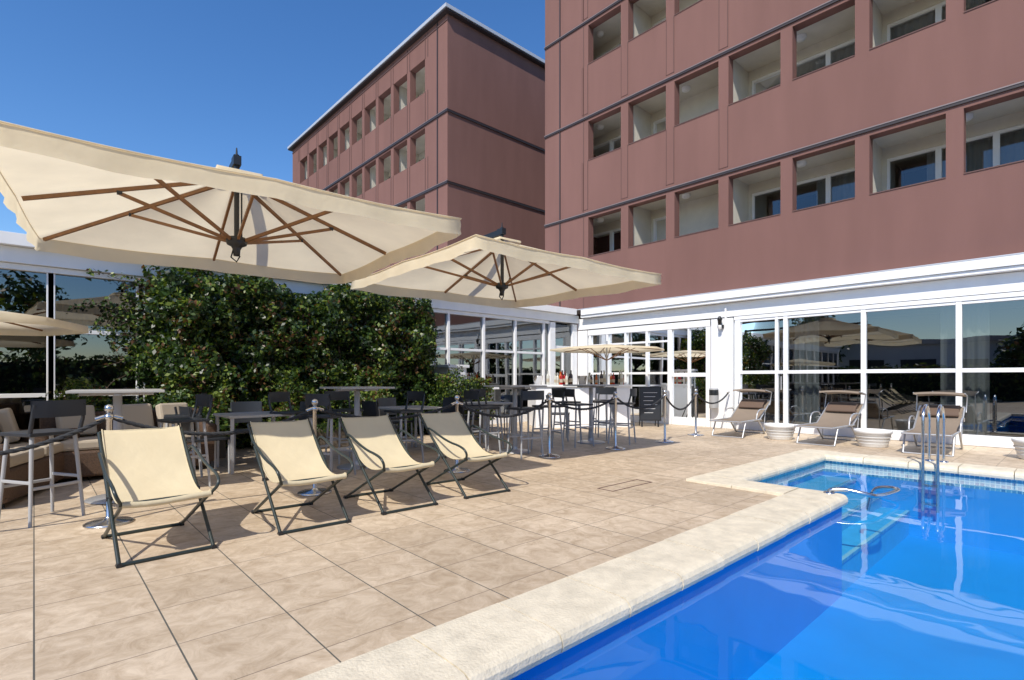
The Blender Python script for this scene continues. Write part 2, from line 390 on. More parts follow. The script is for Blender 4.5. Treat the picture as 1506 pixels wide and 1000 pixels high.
for ri,r in enumerate(rows):
    mb.box(B+.25,B+5,TY0+.25,TY1-.25,r+1.32,r+1.92,'balc')
    if ri==0: mb.box(B+.25,B+5,TY0+.25,TY1-.25,r-1.2,r-1.0,'balc')
    edges=[TY1-.25,10.23-P+.06]+[10.23-P*k+.06 for k in range(3,K,2)]
    for j in range(len(edges)-1):
        yh,yl=edges[j],edges[j+1]
        mb.box(B+.25,B+5,yl,yl+.12,r-1.0,r+1.32,'balc')
        if j==1: a=yh-.78; g1=yh-.06
        elif j==0: a=yl+.16; g1=yh-.1
        else: a=yl+.19; g1=yh-.08
        mb.box(xb,xb+.15,g1,yh,r-1.0,r+1.32,'balc'); mb.box(xb,xb+.15,a,g1,r+GT,r+1.32,'balc')
        mb.box(xb,xb+.15,yl+.12,a,r-1,r+1.32,'balc')
        nn=1 if j==1 else 3 if j>1 else 2; st=(g1-a)/nn
        for q in range(nn):
            y0=a+q*st;y1=y0+st
            gl.add([(xb+.08,y0,r-1),(xb+.08,y1,r-1),(xb+.08,y1,r+GT),(xb+.08,y0,r+GT)],[(0,1,2,3)],'winglass')
            for ya,yb2 in ((y0,y0+.05),(y1-.05,y1)): fr.box(xb+.03,xb+.12,ya,yb2,r-1,r+GT,'white')
            fr.box(xb+.03,xb+.12,y0+.05,y1-.05,r+GT-.06,r+GT,'white'); fr.box(xb+.03,xb+.12,y0+.05,y1-.05,r-1,r-.92,'white')
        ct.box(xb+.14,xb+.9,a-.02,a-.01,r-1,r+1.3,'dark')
        cw=(g1-a)*random.choice((.45,.6,.75,.9))
        if j==0: cw=.3
        off=random.choice((0,(g1-a)-cw)); pts0=[];pts1=[]
        n=max(4,int(cw/.03))
        for i in range(n+1):
            yy=a+off+cw*i/n; xx=xb+.22+.03*math.sin(i*1.3)
            pts0.append((xx,yy,r-1));pts1.append((xx,yy,r+GT-.02))
        ct.sheet([pts0,pts1],'curtain')
        lm.lathe([(0,r+1.22),(.08,r+1.225),(.11,r+1.26),(.115,r+1.318)],B+.70,(yh+yl)/2,'lamp',20)
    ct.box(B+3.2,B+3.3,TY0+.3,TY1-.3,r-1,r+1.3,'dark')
child(mb,'balcony_walls',tower);child(gl,'window_glass',tower);child(fr,'window_frames',tower);child(ct,'curtains',tower);child(lm,'ceiling_lamps',tower)
mb=MB()
for r in rows:
    for k in range(K):
        y0=10.23-P*k-1.2; mb.box(B-.015,B+.27,y0+.002,y0+1.198,r+.001,r+.022,'stucco_d')
child(mb,'sills',tower)

# ------------------------------------------------------------ hotel wing
WB=12.35; WY0=17.43; WY1=34.6; WT=15.95
wing=empty('hotel_wing',(WB,WY0,0))
mb=MB()
mb.box(WB+.3,WB+14,WY0,WY0+.3,0,WT,'stucco'); mb.box(WB+.3,WB+14,WY1-.3,WY1,0,WT,'stucco'); mb.box(WB+13.7,WB+14,WY0+.3,WY1-.3,0,WT,'stucco')
wr=[4.95,7.87,10.62,13.45]; wh=[1.25,1.25,1.3,1.42]
zz=[0]
for a,h in zip(wr,wh): zz+=[a,a+h]
zz.append(WT)
for i in range(0,len(zz),2): mb.box(WB,WB+.3,WY0,WY1,zz[i],zz[i+1],'stucco')
for a,h in zip(wr,wh):
    mb.box(WB,WB+.3,WY0,19.08,a,a+h,'stucco')
    for k in range(10):
        y1=19.08+P*k+1.2; mb.box(WB,WB+.3,y1,min(WY1,y1+.252) if k<9 else WY1,a,a+h,'stucco')
child(mb,'walls',wing)
mb=MB();gl=MB()
for a,h in zip(wr,wh):
    mb.box(WB+.3,WB+3,WY0+.3,WY1-.3,a+h+.1,a+h+.4,'balc'); mb.box(WB+.3,WB+3,WY0+.3,WY1-.3,a-1.1,a-.9,'balc')
    mb.box(WB+1.4,WB+1.5,WY0+.3,WY1-.3,a+1.15,a+h+.1,'balc')
    for k in range(0,11,2): mb.box(WB+.3,WB+1.4,19.08+P*k-.2,19.08+P*k-.06,a-.9,a+h+.1,'balc')
    gl.add([(WB+1.45,WY0+.3,a-.9),(WB+1.45,WY1-.3,a-.9),(WB+1.45,WY1-.3,a+1.15),(WB+1.45,WY0+.3,a+1.15)],[(0,1,2,3)],'winglass')
    for k in range(20): mb.box(WB+1.40,WB+1.445,19.08+P*k*.5-.03,19.08+P*k*.5+.03,a-.9,a+1.15,'white')
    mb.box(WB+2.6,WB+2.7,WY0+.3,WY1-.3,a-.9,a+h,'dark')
child(mb,'balcony_walls',wing);child(gl,'window_glass',wing)
mb=MB()
for z in (6.25,9.1,12.0):
    mb.box(WB-.05,WB-.003,WY0-.05,WY1,z,z+.09,'course'); mb.box(WB-.003,WB+14,WY0-.05,WY0-.003,z,z+.09,'course')
    mb.box(WB-.06,WB-.003,WY0-.06,WY1,z+.093,z+.115,'coursel'); mb.box(WB-.003,WB+14,WY0-.06,WY0-.003,z+.093,z+.12,'stucco')
for a,h,b2 in ((6.4,1.47,0),(9.25,1.37,0),(12.15,1.3,0),(14.87,1.0,0)):
    for k in range(11):
        y=19.08+P*k-.126
        for s in (-.1,.1): mb.box(WB-.02,WB-.002,y+s-.018,y+s+.018,a,a+h,'stucco_d')
mb.box(WB-.03,WB-.002,18.10,18.16,0,WT,'course')
mb.box(WB-.03,WB-.003,WY0-.03,WY1,WT-.25,WT-.2,'stucco_d')
child(mb,'string_courses',wing)
mb=MB()
mb.box(WB-.22,WB+14.2,WY0-.22,WY1+.2,WT,WT+.06,'course'); mb.box(WB-.26,WB+14.2,WY0-.26,WY1+.2,WT+.06,WT+.20,'cap')
child(mb,'roof_edge',wing)

# ------------------------------------------------------------ glazed pavilion (ground floor)
pav=empty('glazed_pavilion',(12.4,10.6,0))
F=12.40; A=10.60
wt=MB();gl=MB();it=MB()
def vm(y,w=.07,z0=.0,z1=2.66,d=.10): wt.box(F-.02,F+d,y-w/2,y+w/2,z0,z1,'white')
for y in (10.11,9.47,8.83,8.13): vm(y)
vm(7.43,.12);vm(6.36,.12)
wt.box(F-.05,F+.25,10.2,10.56,0,2.66,'white')
wt.box(F-.06,F+.25,5.72,6.26,0,2.66,'white')
wt.box(F-.10,F-.062,5.86,5.90,0,2.9,'white')
vm(5.62,.12)
yy=[5.62,4.55,3.06,1.58,.10,-1.38,-2.86,-4.34,-5.82,-7.3,-8.78,-10.26,-11.74]
for y in yy[1:]: vm(y,.085)
vm(4.74,.06)
def hb(ya,yb,z,h=.06,d=.07): wt.box(F-.012,F+d,ya,yb,z-h/2,z+h/2,'white')
wt.box(F-.03,F+.2,6.3,10.18,2.50,2.66,'white')
wt.box(F-.03,F+.2,-13,5.7,2.60,2.68,'white')
for i in range(len(yy)-1):
    hb(yy[i+1]+.045,yy[i]-.045,1.35,.075); hb(yy[i+1]+.045,yy[i]-.045,.10,.19)
    hb(yy[i+1]+.045,yy[i]-.045,2.57,.05)
for a,b in ((9.5,10.07),(8.87,9.43),(8.17,8.79),(7.5,8.09)):
    hb(a,b,1.35,.06);hb(a,b,.08,.16);hb(a,b,2.2,.05)
hb(6.43,7.36,1.30,.10);hb(6.43,7.36,.10,.2);wt.box(F-.01,F+.06,6.87,6.92,.2,2.5,'white')
for y in (6.80,6.99,4.62): wt.box(F-.07,F-.045,y-.012,y+.012,.95,1.25,'alu')
GB=[10.2,9.47,8.83,8.13,7.43,6.36]+yy
for i in range(len(GB)-1):
    e=random.uniform(-.004,.004)
    gl.add([(F+.04-e,GB[i+1],.02),(F+.04+e,GB[i],.02),(F+.04+e,GB[i],2.62),(F+.04-e,GB[i+1],2.62)],[(0,1,2,3)],'glass')
wt.box(F-.04,F+.35,-13,10.56,2.69,3.02,'white')
wt.box(F-.22,F+.04,-13,10.30,3.03,3.10,'white')
wt.box(F-.26,F+.04,-13,10.26,3.105,3.27,'white')
wt.box(F-.26,F+.60,-13,12.0,3.274,3.298,'cap')
def vm2(x,w=.07,d=.10): wt.box(x-w/2,x+w/2,A-.02,A+d,0,2.88,'white')
xs=[-13.2+1.12*i for i in range(12)]+[.19,1.31,2.43,3.55,4.67,5.79,6.6,7.54,8.66,9.78,10.9]
for x in xs: vm2(x)
vm2(.19,.10);vm2(1.31,.12)
wt.box(11.12,11.34,A-.05,A+.2,0,2.86,'white'); wt.box(12.12,12.34,A-.03,A+.2,0,2.86,'white')
for z,h in ((1.93,.06),(.95,.06),(.10,.2)):
    for i in range(len(xs)-1):
        if xs[i+1]-xs[i]>.2: wt.box(xs[i]+.06,xs[i+1]-.06,A-.01,A+.07,z-h/2,z+h/2,'white')
wt.box(11.34,12.12,A-.01,A+.07,2.1,2.18,'white'); wt.box(11.70,11.76,A-.01,A+.07,0,2.1,'white')
wt.box(-13,11.1,A-.04,A+.2,2.80,2.885,'white')
wt.box(-13,12.33,A-.10,A+.3,2.89,3.12,'white'); wt.box(-13,12.1,A-.22,A+.3,3.124,3.30,'white')
gx=[-13]+xs[1:]+[12.2]
for i in range(len(gx)-1):
    if gx[i+1]-gx[i]<.05: continue
    e=random.uniform(-.004,.004)
    gl.add([(gx[i],A+.04+e,.02),(gx[i+1],A+.04-e,.02),(gx[i+1],A+.04-e,2.82),(gx[i],A+.04+e,2.82)],[(0,1,2,3)],'glass')
child(wt,'frames_and_fascia',pav,bevel=.004);child(gl,'glazing',pav)
it.box(-13,12.36,A+.3,25,3.0,3.2,'white')
it.box(F+.6,F+7,-13,A,3.02,3.25,'balc')
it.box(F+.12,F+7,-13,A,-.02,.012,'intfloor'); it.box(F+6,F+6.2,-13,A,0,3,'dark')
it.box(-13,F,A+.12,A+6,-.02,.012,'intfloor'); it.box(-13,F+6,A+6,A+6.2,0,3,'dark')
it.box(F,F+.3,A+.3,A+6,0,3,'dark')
it.box(-13.2,-13,A,A+6,0,3.2,'white'); it.box(F,F+6.2,-13.2,-13,0,3.2,'white')
child(it,'interior_shell',pav)
ct=MB()
def curtain(x0,y0,x1,y1,z0,z1,k,fold=.035,stp=.028):
    L=math.hypot(x1-x0,y1-y0);n=max(4,int(L/stp));ux,uy=(x1-x0)/L,(y1-y0)/L
    a=[];b=[]
    for i in range(n+1):
        s=L*i/n;o=fold*math.sin(i*1.25)+.012*math.sin(i*.37)
        a.append((x0+ux*s-uy*o,y0+uy*s+ux*o,z0));b.append((x0+ux*s-uy*o,y0+uy*s+ux*o,z1))
    ct.sheet([a,b],k)
curtain(-6,A+.35,-.5,A+.35,.02,2.85,'curtaind');curtain(.3,A+.35,1.2,A+.35,.02,2.85,'curtaind');curtain(6.7,A+.4,7.4,A+.4,.02,2.85,'curtaind')
curtain(F+.4,4.5,F+.4,4.0,.02,2.6,'curtain');curtain(F+.4,1.9,F+.4,1.2,.02,2.6,'curtain');curtain(F+.4,-.8,F+.4,-1.8,.02,2.6,'curtain')
child(ct,'curtains',pav)
it=MB()
for (x,y) in ((14.2,8.5),(14.5,6.9),(14.3,3.6),(14.6,1.6),(8,12.8),(5.5,13),(10,12.6),(2,12.6)):
    it.lathe([(0,.74),(.42,.74),(.42,.77),(0,.77)],x,y,'curtain'); it.cyl((x,y,.01),(x,y,.74),.04,.04,'steel'); it.lathe([(.25,.012),(.24,.04),(.04,.06)],x,y,'steel')
child(it,'interior_tables',pav)

# ------------------------------------------------------------ foliage
def leaves(name,pts,nrm,size,mats=None,wts=(.36,.36,.24,.04),up=.3,parent=None,clump=1.6,rnd=.75):
    n=len(pts);pts=np.array(pts);nrm=np.array(nrm)
    d=nrm+np.random.normal(0,rnd,(n,3));d[:,2]+=up;d/=np.linalg.norm(d,axis=1)[:,None]
    r=np.random.normal(0,1,(n,3));u=np.cross(d,r);u/=np.linalg.norm(u,axis=1)[:,None];w=np.cross(d,u)
    s=size*np.random.uniform(.6,1.35,n)[:,None]
    v=np.empty((n,4,3));v[:,0]=pts-u*s*.6;v[:,1]=pts+w*s*.36+d*s*.08;v[:,2]=pts+u*s*.6;v[:,3]=pts-w*s*.36+d*s*.08
    me=bpy.data.meshes.new(name);me.vertices.add(n*4);me.vertices.foreach_set('co',v.reshape(-1))
    me.loops.add(n*4);me.loops.foreach_set('vertex_index',np.arange(n*4));me.polygons.add(n)
    me.polygons.foreach_set('loop_start',np.arange(n)*4);me.polygons.foreach_set('loop_total',np.full(n,4))
    for m in LEAF: me.materials.append(m)
    c=np.array([noise.noise(Vector(p)*clump) for p in pts])*.45+np.random.uniform(0,1,n)
    th=np.cumsum(wts);q=np.clip(c,0,.999)
    idx=np.clip(np.searchsorted(th,q),0,3)
    me.polygons.foreach_set('material_index',idx);me.update(calc_edges=True);me.validate()
    o=bpy.data.objects.new(name,me);scene.collection.objects.link(o)
    if parent:o.parent=parent
    return o
def hedge_pts(x0,x1,y0,y1,z0,z1,n,amp=.22,depth=.3,sc=1.3,ztop=.2,roundend=0):
    Pp=[];Q=[]
    aF=(x1-x0)*(z1-z0);aT=(x1-x0)*(y1-y0);aE=(y1-y0)*(z1-z0);T=aF+aT+2*aE
    for i in range(n):
        r=random.random()*T
        if r<aF: p=Vector((random.uniform(x0,x1),y0,random.uniform(z0,z1)));nn=Vector((0,-1,0))
        elif r<aF+aT: p=Vector((random.uniform(x0,x1),random.uniform(y0,y1),z1));nn=Vector((0,0,1))
        elif r<aF+aT+aE: p=Vector((x0,random.uniform(y0,y1),random.uniform(z0,z1)));nn=Vector((-1,0,0))
        else: p=Vector((x1,random.uniform(y0,y1),random.uniform(z0,z1)));nn=Vector((1,0,0))
        o=noise.noise(p*sc)*amp+noise.noise(p*sc*3.1+Vector((5,2,1)))*amp*.6+noise.noise(p*sc*7)*amp*.3
        o-=min(depth,random.expovariate(1/(depth*.35)))
        if random.random()<.06:o+=random.uniform(0,.16)
        p=p+nn*o
        if roundend:
            hz=(p.z-z0)/(z1-z0);e0=max(0,(p.x-(x1-roundend))/roundend);e1=max(0,((x0+roundend*.5)-p.x)/(roundend*.5))
            p.z-=.35*min(1.2,e0)**2*hz; p.y+=.35*min(1.2,e0)**2+.25*min(1.2,e1)**2
            p.x+=.22*noise.noise(Vector((9,p.y*2,p.z*1.6)))*min(1,e0+e1)*2
            p.y+=.12*max(0,hz-.75)*4*.5
        if nn.z<.5: p.z+=noise.noise(Vector((p.x*1.5,3,0)))*ztop*(p.z-z0)/(z1-z0)
        else: p.z+=noise.noise(Vector((p.x*1.5,3,0)))*ztop
        Pp.append(p);Q.append(nn)
    return Pp,Q
hedge=empty('climbing_plant_hedge')
p,q=hedge_pts(1.42,6.6,9.40,10.35,.05,2.84,60000,amp=.62,depth=.48,sc=1.9,roundend=.9)
leaves('foliage',p,q,.068,parent=hedge,clump=2.4,rnd=1.1,up=.1,wts=(.38,.36,.22,.04))
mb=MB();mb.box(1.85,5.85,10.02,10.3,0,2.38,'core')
for i in range(26):
    x=random.uniform(1.6,6.2);z=0;pts=[(x,9.8,0)]
    for s in range(9): x+=random.uniform(-.14,.14);z+=.28;pts.append((x,9.75+random.uniform(-.08,.08),z))
    mb.tube(pts,.014,'trunk',6)
mb.make('stems',parent=hedge)
vp=[];vn=[];mb=MB()
for i in range(22):
    x=1.5;z=random.uniform(1.6,2.8);y=10.42;pts=[(x,y,z)];ang=random.uniform(-.5,.5)
    for s in range(random.randint(6,22)):
        ang+=random.uniform(-.45,.4);x-=.06*math.cos(ang);z+=.06*math.sin(ang)-.008;z=min(z,2.86);pts.append((x,y+random.uniform(-.02,.02),z))
        if random.random()<.8:
            for _ in range(3): vp.append((x+random.uniform(-.04,.04),y+random.uniform(-.05,.03),z+random.uniform(-.05,.05)));vn.append((0,-1,0))
    mb.tube(pts,.004,'trunk',4)
mb.make('vine_stems',parent=hedge);leaves('vine_leaves',vp,vn,.05,parent=hedge,wts=(.3,.35,.3,.05))
def shrub(name,x0,x1,y0,y1,z1,n,size=.05,wts=(.25,.4,.31,.04)):
    e=empty(name);p,q=hedge_pts(x0,x1,y0,y1,.3,z1,n,amp=.34,depth=.25,sc=2.2,ztop=.35)
    leaves('foliage',p,q,size,parent=e,wts=wts,rnd=1.0)
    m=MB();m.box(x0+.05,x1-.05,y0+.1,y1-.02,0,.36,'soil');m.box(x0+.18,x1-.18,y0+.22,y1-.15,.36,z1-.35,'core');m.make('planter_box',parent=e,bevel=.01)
shrub('planter_shrub',6.2,7.5,8.9,9.6,1.22,6500)
shrub('planter_shrub',3.0,4.9,8.7,9.3,1.00,6500)
shrub('planter_shrub',.3,2.2,8.7,9.3,1.0,6500)
mb=MB();mb.box(6.95,7.45,9.75,10.35,0,1.45,'white');mb.box(6.9,7.5,9.7,10.4,1.453,1.52,'white');mb.box(7.0,7.4,9.735,9.748,.2,1.35,'white');mb.make('white_pillar',bevel=.01)
def tree(name,x,y,h,r,n=2200,size=.26):
    e=empty(name,(0,0,0));m=MB();m.tube([(x,y,0),(x+.1,y,h*.3),(x-.05,y+.1,h*.7)],[.2,.15,.05],'trunk',8)
    Pp=[];Q=[];cl=[]
    for i in range(11):
        a=random.uniform(0,6.28);rr=r*random.uniform(.1,.7);c=Vector((x+rr*math.cos(a),y+rr*math.sin(a),h*random.uniform(.42,.86)));cl.append(c)
        m.tube([(x,y,h*.32),((x+c.x)/2,(y+c.y)/2,(h*.35+c.z)/2),tuple(c)],[.09,.05,.02],'trunk',5)
    for i in range(n):
        c=random.choice(cl);d=Vector((random.gauss(0,1),random.gauss(0,1),random.gauss(0,1))).normalized()
        Pp.append(c+d*r*.42*random.uniform(.5,1.1));Q.append(d)
    m.make('trunk',parent=e);leaves('crown',Pp,Q,size,parent=e,clump=.7)
for (x,y,h,r) in ((-15,-7,6.5,2.2),(-17,-2.5,7.5,2.6),(-16,1.5,5,2.0),(-18,14,7,2.5),(-7,-16,6,2.3),(0,-18,7,2.6),(6,-17,6,2.4),(-16,-12,7,2.5),(13,-19,7,2.6)): tree('garden_tree',x,y,h,r)
e=empty('boundary_hedge');p,q=hedge_pts(-13,14,13.0,14.0,.0,2.2,9000,amp=.3,depth=.3,sc=.8)
p=[Vector((a.x,-a.y,a.z)) for a in p];q=[Vector((a.x,-a.y,a.z)) for a in q];leaves('foliage',p,q,.17,parent=e)
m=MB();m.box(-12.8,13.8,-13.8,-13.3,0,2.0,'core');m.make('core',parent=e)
e=empty('boundary_hedge');p,q=hedge_pts(-12,12,12.9,13.9,.0,1.9,8000,amp=.3,depth=.3,sc=.8)
p=[Vector((-a.y,a.x,a.z)) for a in p];q=[Vector((-a.y,a.x,a.z)) for a in q];leaves('foliage',p,q,.17,parent=e)
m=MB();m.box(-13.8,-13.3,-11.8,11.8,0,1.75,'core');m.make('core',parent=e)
nb=empty('neighbouring_building');m=MB();m.box(-30,-20,-6,16,0,3.6,'white');m.box(-30.2,-19.8,-6.2,16.2,3.6,3.9,'cap')
for i in range(7): m.box(-20.0,-19.96,-5+3*i,-3.2+3*i,1,2.6,'dark')
m.make('walls',parent=nb)

# ------------------------------------------------------------ cantilever parasols
def parasol_mesh(hs=1.62,ze=2.70,za=3.25,zh=2.55,mast=4.35):
    mb=MB();n=10
    rings=12
    def edge(t):
        s=int(t)%8;f=t-int(t)
        c=[(1,0),(1,1),(0,1),(-1,1),(-1,0),(-1,-1),(0,-1),(1,-1)]
        a=c[s];b=c[(s+1)%8];return (a[0]+(b[0]-a[0])*f)*hs,(a[1]+(b[1]-a[1])*f)*hs
    T=8*n;rows_=[]
    def ez(j):
        f=(j%n)/n; return .045*math.sin(math.pi*f)
    for i in range(rings+1):
        r=.08+(1-.08)*i/rings;row=[]
        for j in range(T+1):
            x,y=edge(j/n);f=(j%n)/n
            zz=za-(za-ze)*r-.02*math.sin(math.pi*r)-.05*math.sin(math.pi*f)*math.sin(math.pi*min(1,r))-ez(j)*r*.5
            row.append((x*r,y*r,zz))
        rows_.append(row)
    mb.sheet(rows_,'canvas')
    v=[]
    for k,(dz,out) in enumerate(((0,0),(-.05,.010),(-.10,.008),(-.145,.016))):
        row=[]
        for j in range(T+1):
            x,y=edge(j/n);w=1+(out+.006*math.sin(j*1.7)*k)/hs
            row.append((x*w,y*w,ze+dz-ez(j)*.5+(.008*math.sin(j*.9) if k==3 else 0)))
        v.append(row)
    mb.sheet(v,'canvas')
    mb.tube([(edge(j/n)[0]*1.006,edge(j/n)[1]*1.006,ze-ez(j)*.5+.002) for j in range(T)],.006,'canvas',5,closed=True)
    cp=[]
    for r,z in ((.02,za+.03),(.20,za-.02),(.203,za-.05)):
        cp.append([(edge(j/n)[0]/hs*r,edge(j/n)[1]/hs*r,z) for j in range(T+1)])
    mb.sheet(cp,'canvas')
    for s in range(8):
        x,y=edge(s);L=.975
        mb.beam((x*.03,y*.03,za-.07),(x*L,y*L,ze-.022),.024,.034,'wood')
        m_=.52 if s%2 else .58
        zr=(za-.07)+((ze-.022)-(za-.07))*(m_-.03)/(L-.03)-.03
        mb.beam((x/hs*.07,y/hs*.07,zh+.03),(x*m_,y*m_,zr),.022,.030,'wood')
        mb.cyl((x*m_-.02,y*m_,zr+.004),(x*m_+.02,y*m_,zr+.004),.02,.02,'black',8)
    mb.cyl((0,0,zh-.10),(0,0,za+.19),.024,.024,'black',14)
    mb.lathe([(0,zh-.12),(.03,zh-.12),(.035,zh-.06),(.05,zh-.03),(.09,zh-.01),(.10,zh+.03),(.085,zh+.06),(.03,zh+.07)],0,0,'black',16)
    mb.lathe([(.03,za-.17),(.085,za-.15),(.09,za-.08),(.03,za-.06)],0,0,'black',16)
    mb.cyl((.05,.03,zh+.05),(.05,.03,za-.1),.008,.008,'black',6)
    mb.tube([(-.03,0,zh-.06),(-.05,0,zh-.14),(0,0,zh-.18),(.03,0,zh-.12)],.008,'black',6)
    mb.box(-.035,.035,-.05,.08,za+.08,za+.17,'black'); mb.cyl((0,0,za+.17),(0,0,za+.26),.012,.006,'black',8)
    mb.beam((0,.05,za+.12),(0,mast+.05,za+.02),.06,.08,'black')
    mb.cyl((0,mast,0),(0,mast,za+.08),.045,.045,'black',14)
    mb.box(-.35,.35,mast-.2,mast+.2,0.004,.07,'greyplastic')
    return mb.mesh('cantilever_parasol')
pm=parasol_mesh()
place('cantilever_parasol',pm,(1.50,5.74,0),math.radians(-5.5))
place('cantilever_parasol',pm,(5.12,5.84,0),math.radians(-3))
def small_parasol(name,x,y,R,ze,za,val=.09):
    mb=MB();n=8
    def ep(t,r):
        s=int(t)%n;f=t-int(t);a0=2*math.pi*s/n;a1=2*math.pi*(s+1)/n
        return (R*r*(math.cos(a0)*(1-f)+math.cos(a1)*f),R*r*(math.sin(a0)*(1-f)+math.sin(a1)*f))
    rows_=[[(*ep(j/4,r),za-(za-ze)*r) for j in range(n*4+1)] for r in (.02,.25,.5,.75,1)]
    rows_.append([(*ep(j/4,1.005),ze-val) for j in range(n*4+1)])
    mb.sheet(rows_,'canvas')
    for s in range(n):
        X_,Y_=ep(s,1);mb.beam((0,0,za-.03),(X_*.98,Y_*.98,ze-.015),.015,.02,'wood');mb.beam((0,0,za-.4),(X_*.5,Y_*.5,(za+ze)/2-.03),.012,.016,'wood')
    mb.cyl((0,0,0.02),(0,0,za+.08),.022,.022,'alu',12);mb.lathe([(.25,.0),(.25,.05),(.05,.08)],0,0,'greyplastic')
    mb.make(name,(x,y,0))
small_parasol('pole_parasol',-.90,8.75,1.42,1.88,2.08)
small_parasol('pole_parasol',10.45,8.0,1.40,1.93,2.05,.04)

# ------------------------------------------------------------ deck chairs
def deckchair():
    mb=MB();w=.26
    for s in (-1,1):
        X_=s*w
        mb.tube([(X_,0,.012),(X_,.90,.755)],.0125,'green',8)
        mb.tube([(X_*.93,.80,.012),(X_*.93,.02,.375)],.0125,'green',8)
        mb.tube(smoothpts([(X_*1.06,.70,.60),(X_*1.1,.66,.645),(X_*1.12,.30,.53),(X_*1.12,.02,.50),(X_*1.08,-.05,.44),(X_*.95,.02,.375)],2),.011,'green',8)
        mb.cyl((X_*1.06,.41,.35),(X_*.88,.41,.35),.014,.014,'black',8)
        for yv in (0,.80): mb.cyl((X_*(1.0 if yv==0 else .93),yv-.02,.009),(X_*(1.0 if yv==0 else .93),yv+.02,.009),.018,.018,'black',8)
    mb.tube([(-w,0,.012),(w,0,.012)],.0125,'green',8);mb.tube([(-w*.93,.80,.012),(w*.93,.80,.012)],.0125,'green',8)
    mb.tube([(-w*1.0,.90,.755),(w,.90,.755)],.0135,'green',8);mb.tube([(-w,.02,.375),(w,.02,.375)],.0135,'green',8)
    pr=[(.925,.74),(.915,.77),(.895,.778),(.87,.75)]
    for t in np.linspace(.05,.95,14):
        y=.87*(1-t)+.03*t;z=.75*(1-t)+.385*t-.17*math.sin(math.pi*t**1.05);pr.append((y,z))
    pr+=[(.025,.395),(-.002,.392),(-.008,.37),(.01,.355)]
    rows_=[[(x,y,z-.012*(1-(x/.245)**2)+.003*math.sin(y*9+x*14)) for x in np.linspace(-.245,.245,9)] for y,z in pr]
    mb.sheet(rows_,'sling')
    for s in (-1,1): mb.tube([(s*.243,y,z+.002) for y,z in pr[2:-2]],.0045,'sling',5)
    return mb.mesh('deck_chair')
dc=deckchair()
for x,y,r in ((.67,4.16,2),(1.67,4.17,-2),(2.55,4.18,-1),(3.46,4.17,-3)): place('deck_chair',dc,(x,y,.0),math.radians(r),sc=1.04)

# ------------------------------------------------------------ high tables and stools
def hightable():
    mb=MB();mb.box(-.375,.375,-.375,.375,1.065,1.09,'tabletop');mb.box(-.30,.30,-.03,.03,1.035,1.064,'alu');mb.box(-.03,.03,-.30,-.031,1.035,1.064,'alu');mb.box(-.03,.03,.031,.30,1.035,1.064,'alu')
    mb.cyl((0,0,.03),(0,0,1.04),.038,.038,'greyplastic',16);mb.lathe([(0,.0),(.26,.0),(.265,.012),(.24,.022),(.06,.035),(.045,.06),(.04,.09)],0,0,'alu',28);return mb.mesh('high_bar_table')
ht=hightable()
TB=[(.62,6.55),(3.25,6.7),(5.85,6.35),(7.75,6.3)]
for x,y in TB: place('high_bar_table',ht,(x,y,0),math.radians(random.uniform(-6,6)),bevel=.004)
def stool():
    mb=MB()
    for sx in (-1,1):
        for sy in (-1,1):
            mb.tube([(sx*.16,sy*.15,.73),(sx*.20,sy*.20,0)],[.017,.013],'greyplastic',8)
    q=[(-.185,-.18),(.185,-.18),(.185,.18),(-.185,.18)]
    for i in range(4):
        a=q[i];b=q[(i+1)%4];mb.beam((*a,.30+.05*(i%2)),(*b,.30+.05*(i%2)),.020,.025,'greyplastic')
    mb.box(-.20,.20,-.19,.20,.725,.755,'blackplastic')
    for s in (-1,1): mb.tube([(s*.185,.17,.74),(s*.19,.205,.86),(s*.185,.225,.99)],[.017,.015,.013],'blackplastic',8)
    for off in (.215,.238):
        mb.sheet([[(x,off+.0-.03*(x/.2)**2+.02,z) for x in np.linspace(-.2,.2,9)] for z in (.88,.93,.98,1.02)],'blackplastic')
    return mb.mesh('bar_stool')
st=stool()
for x,y,r in ((.05,6.02,-150),(1.22,6.75,-80),(1.35,7.5,-100),(2.72,6.3,110),(3.35,7.3,5),(3.85,6.5,-85),(5.25,6.45,85),(5.75,6.95,10),(6.35,6.1,-110),(7.2,6.15,75),(7.75,6.9,0),(8.35,6.5,-80),(8.1,5.85,-160),(5.6,5.85,170),(2.6,7.3,30),(8.9,6.9,-60)):
    place('bar_stool',st,(x,y,0),math.radians(r),bevel=.005)

